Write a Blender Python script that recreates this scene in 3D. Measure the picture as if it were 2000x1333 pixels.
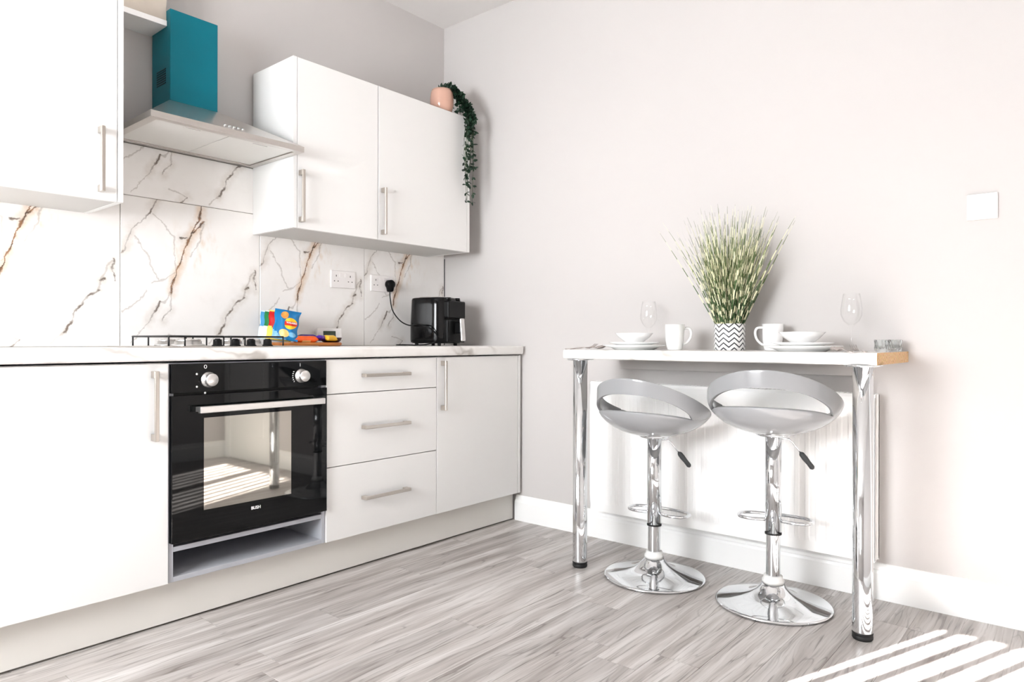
import bpy, bmesh, math, random
from mathutils import Vector, Matrix
PI = math.pi
scene = bpy.context.scene
COL = scene.collection
for _o in list(bpy.data.objects): bpy.data.objects.remove(_o)

# ------------------------------------------------------------------ camera
YAW, PITCH, ROLL = 0.8645, -0.0004, 0.0018
fw = Vector((math.sin(YAW)*math.cos(PITCH), math.cos(YAW)*math.cos(PITCH), math.sin(PITCH)))
rt = Vector((math.cos(YAW), -math.sin(YAW), 0)); up = rt.cross(fw)
r2 = rt*math.cos(ROLL)+up*math.sin(ROLL); u2 = up*math.cos(ROLL)-rt*math.sin(ROLL)
cam_d = bpy.data.cameras.new('camera'); cam = bpy.data.objects.new('camera', cam_d); COL.objects.link(cam)
cam.matrix_world = Matrix(((r2.x, u2.x, -fw.x, -2.815), (r2.y, u2.y, -fw.y, -2.8669), (r2.z, u2.z, -fw.z, .9371), (0, 0, 0, 1)))
cam_d.sensor_width = 36; cam_d.lens = 1349.97/2000*36
cam_d.shift_x = (1000-985.6)/2000; cam_d.shift_y = (668.05-666.5)/2000
cam_d.clip_start = .02
scene.camera = cam

# ------------------------------------------------------------------ light
X_LEFT, Y_FRONT, H = -4.25, -3.73, 2.746           # left wall, wall behind the camera, ceiling
WIN = (-1.86, -.83, .80, 2.08)                      # window opening in the left wall: y0 y1 z0 z1
w = bpy.data.worlds.new('sky'); scene.world = w; w.use_nodes = True
bgn = w.node_tree.nodes['Background']; bgn.inputs[0].default_value = (.80, .90, 1, 1); bgn.inputs[1].default_value = 1.5; w.cycles.sampling_method = 'NONE'
sun_d = bpy.data.lights.new('sun', 'SUN'); sun = bpy.data.objects.new('sun', sun_d); COL.objects.link(sun)
sun_d.energy = 104; sun_d.angle = math.radians(.3); sun_d.color = (1, .98, .97)
_sd = Vector((1, -.383, -.484)); sun.rotation_euler = _sd.to_track_quat('-Z', 'Y').to_euler()
sun.location = (-8, 1, 4)
ar_d = bpy.data.lights.new('window_daylight', 'AREA'); ar = bpy.data.objects.new('window_daylight', ar_d); COL.objects.link(ar)
ar_d.shape = 'RECTANGLE'; ar_d.size = 1.0; ar_d.size_y = 1.26; ar_d.energy = 75; ar_d.color = (.95, .975, 1)
ar.location = (X_LEFT+.10, (WIN[0]+WIN[1])/2, (WIN[2]+WIN[3])/2)
ar.rotation_euler = Vector((1, 0, 0)).to_track_quat('-Z', 'Z').to_euler()
cy = scene.cycles; cy.max_bounces = 8; cy.diffuse_bounces = 4; cy.glossy_bounces = 4; cy.transmission_bounces = 6; cy.transparent_max_bounces = 12
cy.caustics_reflective = False; cy.caustics_refractive = False
scene.view_settings.view_transform = 'Standard'
try: scene.view_settings.look = 'None'
except Exception: pass
scene.view_settings.exposure = .76; scene.view_settings.gamma = 1; scene.view_settings.use_curve_mapping = False

# ------------------------------------------------------------------ mesh helpers
class MB:
    def __init__(s): s.v = []; s.f = []; s.sm = []
    def add(s, vs, fs, smooth=False):
        o = len(s.v); s.v += [tuple(p) for p in vs]; s.f += [tuple(i+o for i in f) for f in fs]; s.sm += [smooth]*len(fs); return s
    def box(s, x0, x1, y0, y1, z0, z1):
        if x0 > x1: x0, x1 = x1, x0
        if y0 > y1: y0, y1 = y1, y0
        if z0 > z1: z0, z1 = z1, z0
        return s.add([(x0,y0,z0),(x1,y0,z0),(x1,y1,z0),(x0,y1,z0),(x0,y0,z1),(x1,y0,z1),(x1,y1,z1),(x0,y1,z1)],
              [(0,3,2,1),(4,5,6,7),(0,1,5,4),(1,2,6,5),(2,3,7,6),(3,0,4,7)])
    def lathe(s, prof, n=32, c=(0,0,0), caps=True, axis=None):
        vs, fs = [], []
        M = None if axis is None else Vector(axis).to_track_quat('Z', 'Y').to_matrix()
        for r, z in prof:
            for i in range(n):
                a = 2*PI*i/n; p = Vector((r*math.cos(a), r*math.sin(a), z))
                if M: p = M @ p
                vs.append((p.x+c[0], p.y+c[1], p.z+c[2]))
        for k in range(len(prof)-1):
            for i in range(n):
                j = (i+1) % n; fs.append((k*n+i, k*n+j, (k+1)*n+j, (k+1)*n+i))
        if caps:
            fs.append(tuple(range(n-1, -1, -1))); m = (len(prof)-1)*n; fs.append(tuple(range(m, m+n)))
        return s.add(vs, fs, True)
    def tube(s, pts, r, n=12, closed=False, caps=True, flat=1.0):
        P = [Vector(p) for p in pts]; N = len(P); rr = r if isinstance(r, (list, tuple)) else [r]*N
        T = []
        for i in range(N):
            a = P[(i-1) % N] if (closed or i > 0) else P[i]; b = P[(i+1) % N] if (closed or i < N-1) else P[i]
            T.append((b-a).normalized())
        ref = Vector((0,0,1)) if abs(T[0].z) < .9 else Vector((1,0,0))
        nrm = (ref-T[0]*ref.dot(T[0])).normalized(); vs, fs = [], []
        for i in range(N):
            nrm = (nrm-T[i]*nrm.dot(T[i])).normalized(); b = T[i].cross(nrm)
            for k in range(n):
                a = 2*PI*k/n; q = P[i]+(nrm*math.cos(a)*flat+b*math.sin(a))*rr[i]; vs.append(q)
        for i in range(N if closed else N-1):
            j = (i+1) % N
            for k in range(n): fs.append((i*n+k, i*n+(k+1) % n, j*n+(k+1) % n, j*n+k))
        if caps and not closed:
            fs.append(tuple(range(n-1,-1,-1))); fs.append(tuple(range((N-1)*n, N*n)))
        return s.add(vs, fs, True)
    def grid(s, rows, closed_u=False, smooth=True):
        n = len(rows[0]); vs = [p for r in rows for p in r]; fs = []
        for i in range(len(rows)-1):
            for k in range(n if closed_u else n-1):
                fs.append((i*n+k, i*n+(k+1) % n, (i+1)*n+(k+1) % n, (i+1)*n+k))
        return s.add(vs, fs, smooth)
    def mesh(s, name, bevel=0, seg=2, fix=True):
        me = bpy.data.meshes.new(name); me.from_pydata(s.v, [], s.f); me.update()
        me.polygons.foreach_set('use_smooth', s.sm)
        if bevel or fix:
            bm = bmesh.new(); bm.from_mesh(me)
            if fix: bmesh.ops.recalc_face_normals(bm, faces=bm.faces[:])
            if bevel:
                es = [e for e in bm.edges if len(e.link_faces) == 2 and e.calc_face_angle(0) > .6]
                bmesh.ops.bevel(bm, geom=es, offset=bevel, segments=seg, profile=.5, affect='EDGES', clamp_overlap=True)
            bm.to_mesh(me); bm.free()
        return me
    def build(s, name, mat, parent=None, bevel=0, seg=2, fix=True, loc=None, rot=None):
        return ob(name, s.mesh(name, bevel, seg, fix), mat, parent, loc, rot)
def ob(name, me, mat, parent=None, loc=None, rot=None):
    o = bpy.data.objects.new(name, me); COL.objects.link(o)
    if mat is not None and not me.materials: me.materials.append(mat)
    if parent is not None: o.parent = parent
    if loc is not None: o.location = loc
    if rot is not None: o.rotation_euler = rot
    return o
def B(x0, x1, y0, y1, z0, z1): return MB().box(x0, x1, y0, y1, z0, z1)
def tag(o, label, cat, group=None):
    o['label'] = label; o['category'] = cat
    if group: o['group'] = group
    return o
def thing(name, label, cat, loc=(0,0,0), rz=0, group=None):
    o = bpy.data.objects.new(name, None); COL.objects.link(o); o.empty_display_size = .05
    o.location = loc; o.rotation_euler = (0, 0, rz); return tag(o, label, cat, group)
def struct(o): o['kind'] = 'structure'; return o
def copy_tree(o, parent=None):
    c = o.copy(); COL.objects.link(c); c.parent = parent
    for ch in list(o.children): copy_tree(ch, c)
    return c
def arc(cx, cy, r, a0, a1, n): return [(cx+r*math.cos(a0+(a1-a0)*i/n), cy+r*math.sin(a0+(a1-a0)*i/n)) for i in range(n+1)]
def text_mesh(name, body, size, mat, parent, loc, rot, ext=.0004):
    cu = bpy.data.curves.new(name, 'FONT'); cu.body = body; cu.size = size; cu.extrude = ext
    cu.align_x = 'CENTER'; cu.align_y = 'CENTER'; cu.offset = size*.02
    t = bpy.data.objects.new(name+'_tmp', cu); COL.objects.link(t); bpy.context.view_layer.update()
    me = bpy.data.meshes.new_from_object(t.evaluated_get(bpy.context.evaluated_depsgraph_get()))
    bpy.data.objects.remove(t); bpy.data.curves.remove(cu); me.name = name; me.materials.clear()
    return ob(name, me, mat, parent, loc, rot)

# ------------------------------------------------------------------ materials
def lin(c):
    return tuple((x/255/12.92 if x/255 <= .04045 else ((x/255+.055)/1.055)**2.4) for x in c)+(1,)
def mat(name, rgb, rough=.5, metal=0, spec=.5, coat=0, bump=0, bscale=60, var=0, vscale=8, trans=0, ior=1.45, stretch=None):
    m = bpy.data.materials.new(name); m.use_nodes = True; nt = m.node_tree; b = nt.nodes['Principled BSDF']
    c = lin(rgb); b.inputs['Base Color'].default_value = c
    b.inputs['Roughness'].default_value = rough; b.inputs['Metallic'].default_value = metal
    b.inputs['Specular IOR Level'].default_value = spec; b.inputs['Coat Weight'].default_value = coat; b.inputs['Coat Roughness'].default_value = .04
    b.inputs['Transmission Weight'].default_value = trans; b.inputs['IOR'].default_value = ior
    tc = nt.nodes.new('ShaderNodeTexCoord'); src = tc.outputs['Object']
    if stretch:
        mp = nt.nodes.new('ShaderNodeMapping'); mp.inputs['Scale'].default_value = stretch
        nt.links.new(src, mp.inputs[0]); src = mp.outputs[0]
    if var:
        n = nt.nodes.new('ShaderNodeTexNoise'); n.inputs['Scale'].default_value = vscale; n.inputs['Detail'].default_value = 4
        nt.links.new(src, n.inputs['Vector'])
        r = nt.nodes.new('ShaderNodeValToRGB'); r.color_ramp.elements[0].position = .3; r.color_ramp.elements[1].position = .7
        r.color_ramp.elements[0].color = tuple(x*(1-var) for x in c[:3])+(1,); r.color_ramp.elements[1].color = tuple(min(1, x*(1+var)) for x in c[:3])+(1,)
        nt.links.new(n.outputs['Fac'], r.inputs[0]); nt.links.new(r.outputs[0], b.inputs['Base Color'])
    if bump:
        n = nt.nodes.new('ShaderNodeTexNoise'); n.inputs['Scale'].default_value = bscale; n.inputs['Detail'].default_value = 3
        nt.links.new(src, n.inputs['Vector'])
        bp = nt.nodes.new('ShaderNodeBump'); bp.inputs['Strength'].default_value = bump; bp.inputs['Distance'].default_value = .002
        nt.links.new(n.outputs['Fac'], bp.inputs['Height']); nt.links.new(bp.outputs[0], b.inputs['Normal'])
    return m
class NT:
    """tiny node-graph writer"""
    def __init__(s, m): s.nt = m.node_tree; s.l = s.nt.links
    def n(s, t, **k):
        o = s.nt.nodes.new(t)
        for a, v in k.items(): setattr(o, a, v)
        return o
    def put(s, sock, v):
        if hasattr(v, 'is_output') or isinstance(v, bpy.types.NodeSocket): s.l.new(v, sock)
        else: sock.default_value = v
    def math(s, op, a, b=0.0, c=None, clamp=False):
        o = s.n('ShaderNodeMath', operation=op, use_clamp=clamp); s.put(o.inputs[0], a); s.put(o.inputs[1], b)
        if c is not None: s.put(o.inputs[2], c)
        return o.outputs[0]
    def vec(s, op, a, b=(0,0,0), out=0):
        o = s.n('ShaderNodeVectorMath', operation=op); s.put(o.inputs[0], a)
        if op == 'SCALE': s.put(o.inputs['Scale'], b)
        else: s.put(o.inputs[1], b)
        return o.outputs['Value'] if op in ('DOT_PRODUCT', 'LENGTH', 'DISTANCE') else o.outputs[0]
    def noise(s, v, scale, detail=3, rough=.5, dist=0, out='Fac'):
        o = s.n('ShaderNodeTexNoise'); s.put(o.inputs['Vector'], v); o.inputs['Scale'].default_value = scale
        o.inputs['Detail'].default_value = detail; o.inputs['Roughness'].default_value = rough; o.inputs['Distortion'].default_value = dist
        return o.outputs[out]
    def ramp(s, f, stops):
        o = s.n('ShaderNodeValToRGB'); cr = o.color_ramp
        while len(cr.elements) < len(stops): cr.elements.new(.5)
        for e, (p, c) in zip(cr.elements, stops): e.position = p; e.color = c if len(c) == 4 else lin(c)
        s.put(o.inputs[0], f); return o.outputs[0]
    def mix(s, f, a, b, blend='MIX'):
        o = s.n('ShaderNodeMix', data_type='RGBA', blend_type=blend); s.put(o.inputs[0], f); s.put(o.inputs[6], a); s.put(o.inputs[7], b); return o.outputs[2]
    def mapr(s, v, a, b, c=0.0, d=1.0, smooth=True):
        o = s.n('ShaderNodeMapRange', interpolation_type='SMOOTHSTEP' if smooth else 'LINEAR'); s.put(o.inputs[0], v)
        for i, x in enumerate((a, b, c, d)): s.put(o.inputs[1+i], x)
        return o.outputs[0]
    def scaled(s, v, sc, loc=(0,0,0)):
        o = s.n('ShaderNodeMapping'); s.put(o.inputs[0], v); o.inputs['Scale'].default_value = sc; o.inputs['Location'].default_value = loc; return o.outputs[0]

M_wall = mat('wall_paint', (204, 200, 198), .85, bump=.08, bscale=220, var=.012, vscale=1.2)
M_ceil = mat('ceiling_paint', (226, 223, 221), .9, var=.02, vscale=1.5, bump=.1, bscale=90)
M_plaster = mat('bare_plaster', (196, 186, 174), .9, var=.10, vscale=9, bump=.4, bscale=40)
M_white = mat('white_laminate', (234, 233, 231), .38, spec=.4, bump=.015, bscale=300)
M_plinth = mat('plinth_laminate', (226, 223, 217), .5, spec=.35, bump=.01, bscale=200)
M_gloss_white = mat('white_gloss_paint', (250, 250, 249), .32, bump=.02, bscale=40)
M_radiator = mat('radiator_enamel', (250, 250, 249), .25, bump=.01, bscale=50)
M_grey_carc = mat('grey_carcass', (176, 178, 184), .5, bump=.02, bscale=150)
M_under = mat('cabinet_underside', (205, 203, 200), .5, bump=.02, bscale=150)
M_nickel = mat('brushed_nickel', (205, 198, 190), .28, 1, bump=.06, bscale=80, stretch=(1, 1, 1))
M_steel = mat('brushed_steel', (205, 200, 195), .30, 1, bump=.08, bscale=30, stretch=(1, 30, 30), var=.05, vscale=30)
M_alu = mat('satin_aluminium', (226, 224, 222), .35, 1, bump=.03, bscale=90)
M_chrome = mat('chrome', (222, 224, 226), .05, 1)
M_filter = mat('filter_mesh', (222, 220, 216), .45, .25, bump=.25, bscale=420)
M_teal = mat('teal_film', (0, 108, 124), .38, spec=.25, var=.06, vscale=5, bump=.06, bscale=14)
M_teal_dark = mat('vent_dark', (4, 34, 46), .6, bump=.05)
M_black_glass = mat('black_glass', (7, 8, 9), .03, spec=.34)
M_oven_window = mat('mirrored_oven_glass', (168, 164, 156), .03, .86)
M_black_iron = mat('black_enamel', (22, 22, 23), .42, bump=.1, bscale=200)
M_black_pl = mat('black_plastic', (10, 10, 11), .36, spec=.2, bump=.04, bscale=200)
M_black_gl = mat('black_gloss_plastic', (6, 6, 7), .12, spec=.3, coat=.12)
M_rubber = mat('black_rubber', (20, 20, 20), .6, bump=.05)
M_grip = mat('grey_rubber_grip', (58, 60, 61), .5, bump=.1, bscale=300)
M_abs = mat('grey_abs_plastic', (150, 151, 153), .16, spec=.5, coat=.25, bump=.004, bscale=10)
M_clearpl = mat('milky_plastic', (236, 236, 234), .3, bump=.02)
M_ceramic = mat('white_ceramic', (246, 246, 245), .14, coat=.3, bump=.004, bscale=30)
M_silver = mat('cutlery_steel', (205, 196, 192), .14, 1, bump=.01)
M_socket = mat('socket_plastic', (242, 238, 236), .3, bump=.01)
M_hole = mat('dark_hole', (38, 36, 36), .7, bump=.02)
M_pink = mat('blush_ceramic', (206, 164, 146), .22, coat=.3, var=.05, vscale=10, bump=.01)
M_soil = mat('soil', (46, 38, 30), .95, bump=.6, bscale=150)
M_vine = mat('vine_leaf', (26, 52, 36), .45, var=.35, vscale=30, bump=.1)
M_stem = mat('vine_stem', (70, 84, 58), .6, bump=.1)
M_white_print = mat('white_print', (235, 235, 235), .5, bump=.01)
M_lcd = mat('lcd', (58, 72, 58), .25, var=.1, vscale=60)
M_wood = mat('acacia_board', (178, 110, 52), .45, var=.22, vscale=14, stretch=(1, 9, 6), bump=.05, bscale=40)
M_darkbowl = mat('dark_wood_dish', (62, 30, 26), .3, var=.3, vscale=30, bump=.05)
M_chip = None

def chip_mat():
    m = mat('chipboard_edge', (226, 182, 128), .85, bump=.3, bscale=200); g = NT(m); b = m.node_tree.nodes['Principled BSDF']
    tc = g.n('ShaderNodeTexCoord').outputs['Object']
    vo = g.n('ShaderNodeTexVoronoi'); vo.inputs['Scale'].default_value = 180; g.l.new(tc, vo.inputs['Vector'])
    c = g.ramp(g.noise(tc, 130, 4), [(.25, (172, 132, 92)), (.5, (206, 170, 128)), (.8, (222, 194, 158))])
    c = g.mix(.18, c, vo.outputs['Color'], 'SOFT_LIGHT'); g.l.new(c, b.inputs['Base Color']); return m
M_chip = chip_mat()

def marble_top_mat():
    m = mat('marble_laminate', (238, 236, 231), .36, spec=.4); g = NT(m); b = m.node_tree.nodes['Principled BSDF']
    tc = g.n('ShaderNodeTexCoord').outputs['Object']
    d = g.noise(tc, 2.2, 4, .6, out='Color'); p = g.vec('ADD', tc, g.vec('SCALE', d, .35))
    p = g.scaled(p, (1, 1, 1.6)); 
    rot = g.n('ShaderNodeVectorRotate'); g.l.new(p, rot.inputs[0]); rot.rotation_type = 'EULER_XYZ'; rot.inputs['Rotation'].default_value = (.6, .5, .7)
    w_ = g.n('ShaderNodeTexWave', wave_type='BANDS'); g.l.new(rot.outputs[0], w_.inputs['Vector']); w_.inputs['Scale'].default_value = 1.6
    w_.inputs['Distortion'].default_value = 9; w_.inputs['Detail'].default_value = 4; w_.inputs['Detail Scale'].default_value = 1.6
    v = g.math('POWER', w_.outputs['Fac'], 7); v = g.math('MULTIPLY', v, g.mapr(g.noise(tc, 3, 2), .45, .7))
    c = g.mix(g.math('MULTIPLY', v, .75), lin((236, 234, 231)), lin((150, 143, 135)))
    c = g.mix(g.mapr(g.noise(tc, 5, 5, .6), .45, .8, 0, .5), c, lin((206, 201, 195)))
    g.l.new(c, b.inputs['Base Color']); return m
M_marble = marble_top_mat()

# printed marble tile: the same vein print on every tile, in tile coordinates (x along, z up)
V_MAIN = [[(.315,.585),(.308,.532),(.276,.468),(.258,.43),(.243,.384),(.218,.316),(.204,.272),(.192,.217)], [(.322,.519),(.302,.49),(.276,.465)]]
V_DARK = [[(.137,.59),(.113,.554),(.109,.529),(.076,.497),(.04,.457),(.027,.418),(.02,.379),(-.001,.359)], [(.228,.441),(.254,.446)],
  [(.148,.176),(.124,.132),(.103,.093)], [(.192,.149),(.165,.119),(.155,.098)], [(.559,.336),(.556,.296),(.567,.25)], [(.529,.255),(.517,.248)],
  [(.508,.211),(.471,.188),(.451,.158),(.431,.135),(.419,.096),(.397,.05)], [(.256,.028),(.23,.003)]]
V_FAINT = [[(.123,.528),(.164,.491),(.203,.445),(.203,.373),(.211,.309)], [(.05,.427),(.096,.37),(.123,.302),(.14,.268)], [(.117,.252),(.165,.273),(.207,.301)],
  [(.005,.135),(.05,.164),(.096,.216)], [(.55,.328),(.521,.255),(.508,.211)], [(.103,.093),(.063,.047),(.037,.012)], [(.186,.217),(.165,.176),(.148,.176)],
  [(.192,.217),(.193,.149)], [(.397,.05),(.348,.008)], [(.325,.511),(.31,.443),(.272,.372)], [(.18,.05),(.256,.028)]]
def tile_mat():
    gp = bpy.data.node_groups.new('segment_distance', 'ShaderNodeTree')
    for nm in ('P', 'A', 'B'): gp.interface.new_socket(nm, in_out='INPUT', socket_type='NodeSocketVector')
    gp.interface.new_socket('D', in_out='OUTPUT', socket_type='NodeSocketFloat')
    class F: node_tree = gp
    h = NT(F); gi = h.n('NodeGroupInput'); go = h.n('NodeGroupOutput')
    pa = h.vec('SUBTRACT', gi.outputs[0], gi.outputs[1]); ba = h.vec('SUBTRACT', gi.outputs[2], gi.outputs[1])
    t = h.math('DIVIDE', h.vec('DOT_PRODUCT', pa, ba), h.vec('DOT_PRODUCT', ba, ba), clamp=True)
    h.l.new(h.vec('LENGTH', h.vec('SUBTRACT', pa, h.vec('SCALE', ba, t))), go.inputs[0])
    m = mat('marble_tile', (243, 240, 236), .14, spec=.5); g = NT(m); b = m.node_tree.nodes['Principled BSDF']
    tc = g.n('ShaderNodeTexCoord').outputs['Object']; flat = g.vec('MULTIPLY', tc, (1, 0, 1))
    d1 = g.vec('SCALE', g.vec('SUBTRACT', g.noise(flat, 22, 3, .6, out='Color'), (.5,.5,.5)), .030)
    d2 = g.vec('SCALE', g.vec('SUBTRACT', g.noise(flat, 90, 2, .6, out='Color'), (.5,.5,.5)), .009)
    P = g.vec('MULTIPLY', g.vec('ADD', flat, g.vec('ADD', d1, d2)), (1, 0, 1))
    def chain(polys):
        cur = None
        for pl in polys:
            for a, c in zip(pl, pl[1:]):
                n = g.n('ShaderNodeGroup'); n.node_tree = gp; g.l.new(P, n.inputs[0]); n.inputs[1].default_value = (a[0],0,a[1]); n.inputs[2].default_value = (c[0],0,c[1])
                cur = n.outputs[0] if cur is None else g.math('MINIMUM', cur, n.outputs[0])
        return cur
    wv = g.mapr(g.noise(flat, 16, 2), .3, .7, .35, 1.0)
    dm, dd, df = chain(V_MAIN), chain(V_DARK), chain(V_FAINT)
    cloud = g.noise(flat, 9, 5, .6)
    c = g.mix(g.mapr(cloud, .45, .85, 0, .3), lin((244, 241, 238)), lin((222, 216, 210)))
    halo = g.math('MULTIPLY', g.mapr(g.vec('DISTANCE', flat, (.30, 0, .42)), .02, .17, 1, 0), g.mapr(g.noise(g.scaled(flat, (2.2, 1, .8)), 12, 4, .6), .45, .75))
    c = g.mix(g.math('MULTIPLY', halo, .75), c, lin((222, 202, 180)))
    c = g.mix(g.math('MULTIPLY', g.mapr(dm, .0, .035, .75, 0), g.mapr(cloud, .35, .6, .2, 1)), c, lin((214, 184, 152)))
    c = g.mix(g.math('MULTIPLY', g.mapr(dd, .0, .035, .55, 0), g.mapr(cloud, .35, .6, .2, 1)), c, lin((202, 192, 180)))
    c = g.mix(g.math('MULTIPLY', g.mapr(df, g.math('MULTIPLY', wv, .001), g.math('MULTIPLY', wv, .007), 1, 0), .42), c, lin((150, 138, 128)))
    c = g.mix(g.math('MULTIPLY', g.mapr(dd, g.math('MULTIPLY', wv, .0008), g.math('MULTIPLY', wv, .0075), 1, 0), g.mapr(wv, .35, 1, .35, .95)), c, lin((106, 92, 82)))
    c = g.mix(g.math('MULTIPLY', g.mapr(dm, g.math('MULTIPLY', wv, .001), g.math('MULTIPLY', wv, .0110), 1, 0), .95), c, g.ramp(g.noise(flat, 30, 2), [(.4, (136, 94, 60)), (.6, (72, 54, 44))]))
    g.l.new(c, b.inputs['Base Color']); return m
M_tile = tile_mat()
M_grout = mat('tile_grout', (150, 142, 134), .9, bump=.1, bscale=200)

def plank_mat():
    m = mat('grey_laminate_plank', (168, 160, 154), .36, spec=.55); g = NT(m); b = m.node_tree.nodes['Principled BSDF']
    tc = g.n('ShaderNodeTexCoord').outputs['Object']; rnd = g.n('ShaderNodeObjectInfo').outputs['Random']
    off = g.n('ShaderNodeCombineXYZ'); g.l.new(g.math('MULTIPLY', rnd, 37), off.inputs[0]); g.l.new(g.math('MULTIPLY', rnd, 91), off.inputs[1])
    p = g.vec('ADD', tc, off.outputs[0])
    warp = g.vec('SCALE', g.vec('SUBTRACT', g.noise(g.scaled(p, (1.3, 5, 1)), 1.5, 2, .5, out='Color'), (.5,.5,.5)), .10)
    q = g.vec('ADD', p, g.vec('MULTIPLY', warp, (1.0, .62, 0)))
    broad = g.noise(g.scaled(q, (.9, 13, 1)), 1.5, 3, .5)
    fine = g.noise(g.scaled(q, (2.2, 84, 1)), 1.6, 4, .62)
    streak = g.noise(g.scaled(q, (1.8, 42, 1)), 1.9, 2, .55)
    c = g.ramp(broad, [(.30, (150, 142, 137)), (.50, (184, 178, 174)), (.70, (212, 208, 205))])
    c = g.mix(g.mapr(fine, .50, .72, 0, .6), c, lin((118, 109, 104)))
    c = g.mix(g.mapr(streak, .60, .70, 0, .6), c, lin((100, 92, 87)))
    cont = g.noise(g.scaled(q, (.75, 7.5, 1)), 1.7, 2, .5); ln = g.math('PINGPONG', g.math('MULTIPLY', cont, 5.0), .5)
    c = g.mix(g.math('MULTIPLY', g.mapr(ln, .0, .055, .6, 0), g.mapr(broad, .35, .6, 1, .35)), c, lin((98, 90, 85)))
    c = g.mix(g.mapr(fine, .25, .45, .45, 0), c, lin((226, 222, 219)))
    tone = g.mapr(rnd, 0, 1, .90, 1.08, False); c = g.mix(1, c, g.n('ShaderNodeCombineColor').outputs[0], 'MULTIPLY') if False else g.vec('SCALE', c, tone)
    g.l.new(c, b.inputs['Base Color'])
    bp = g.n('ShaderNodeBump'); bp.inputs['Strength'].default_value = .08; bp.inputs['Distance'].default_value = .001; g.l.new(fine, bp.inputs['Height']); g.l.new(bp.outputs[0], b.inputs['Normal'])
    return m
M_plank = plank_mat()
M_subfloor = mat('floor_underlay', (52, 46, 42), .9, bump=.1)

def chevron_mat():
    m = mat('chevron_pot', (240, 239, 238), .35); g = NT(m); b = m.node_tree.nodes['Principled BSDF']
    s_ = g.n('ShaderNodeSeparateXYZ'); g.l.new(g.n('ShaderNodeTexCoord').outputs['Object'], s_.inputs[0])
    a = g.math('MULTIPLY', g.math('ARCTAN2', s_.outputs[1], s_.outputs[0]), 9/(2*PI))
    tri = g.math('ABSOLUTE', g.math('SUBTRACT', g.math('FRACT', g.math('ADD', a, 40.0)), .5))
    z = g.math('ADD', g.math('MULTIPLY', s_.outputs[2], 1/.0195), g.math('MULTIPLY', tri, 1.75))
    st = g.math('FRACT', g.math('ADD', z, 20.0)); k = g.math('LESS_THAN', g.math('ABSOLUTE', g.math('SUBTRACT', st, .5)), .15)
    g.l.new(g.mix(k, lin((240, 239, 238)), lin((52, 54, 60))), b.inputs['Base Color']); return m
M_chev = chevron_mat()
def grass_mat():
    m = mat('zebra_grass', (150, 160, 100), .5); g = NT(m); b = m.node_tree.nodes['Principled BSDF']
    uv = g.n('ShaderNodeUVMap').outputs[0]; s_ = g.n('ShaderNodeSeparateXYZ'); g.l.new(uv, s_.inputs[0])
    n = g.noise(g.scaled(uv, (53, 9, 1)), 1, 1)
    st = g.math('FRACT', g.math('ADD', g.math('MULTIPLY', s_.outputs[1], 5.5), g.math('MULTIPLY', s_.outputs[0], 57)))
    k = g.mapr(g.math('ABSOLUTE', g.math('SUBTRACT', st, .5)), .22, .30)
    gr = g.mix(g.mapr(s_.outputs[1], .2, .9), lin((58, 88, 48)), lin((104, 118, 72)))
    g.l.new(g.mix(k, gr, g.mix(n, lin((226, 224, 176)), lin((240, 238, 212)))), b.inputs['Base Color']); return m
M_grass = grass_mat()
def glass_mat(name, tint=(255, 255, 255)):
    m = mat(name, tint, .02); g = NT(m); out = m.node_tree.nodes['Material Output']
    tr = g.n('ShaderNodeBsdfTransparent'); tr.inputs[0].default_value = lin(tint); gl = g.n('ShaderNodeBsdfGlossy'); gl.inputs['Roughness'].default_value = .02
    lw = g.n('ShaderNodeLayerWeight'); lw.inputs[0].default_value = .5; fac = g.math('ADD', g.math('MULTIPLY', g.math('POWER', lw.outputs['Facing'], 4.0), .45), .035)
    mx = g.n('ShaderNodeMixShader'); g.l.new(fac, mx.inputs[0]); g.l.new(tr.outputs[0], mx.inputs[1]); g.l.new(gl.outputs[0], mx.inputs[2]); g.l.new(mx.outputs[0], out.inputs[0])
    return m
M_glass = glass_mat('clear_glass')
M_cut = mat('cut_crystal', (245, 248, 248), .02, trans=1, ior=1.5)

# ------------------------------------------------------------------ room shell
wall_back = struct(MB().box(X_LEFT-.15, .15, 0, .15, 0, H).build('wall_back', M_wall))
wall_right = struct(MB().box(0, .15, Y_FRONT-.15, 0, 0, H).build('wall_right', M_wall))
wall_front = struct(MB().box(X_LEFT-.15, 0, Y_FRONT-.15, Y_FRONT, 0, H).build('wall_front', M_wall))
wl = MB(); x0, x1 = X_LEFT-.15, X_LEFT
wl.box(x0, x1, Y_FRONT, WIN[0], 0, H); wl.box(x0, x1, WIN[1], 0, 0, H); wl.box(x0, x1, WIN[0], WIN[1], 0, WIN[2]); wl.box(x0, x1, WIN[0], WIN[1], WIN[3], H)
wall_left = struct(wl.build('wall_left', M_wall))
ceiling = struct(B(X_LEFT-.15, .15, Y_FRONT-.15, .15, H, H+.1).build('ceiling', M_ceil))
floor = struct(B(X_LEFT-.15, .15, Y_FRONT-.15, .15, -.1, -.008).build('floor', M_subfloor))
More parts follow.
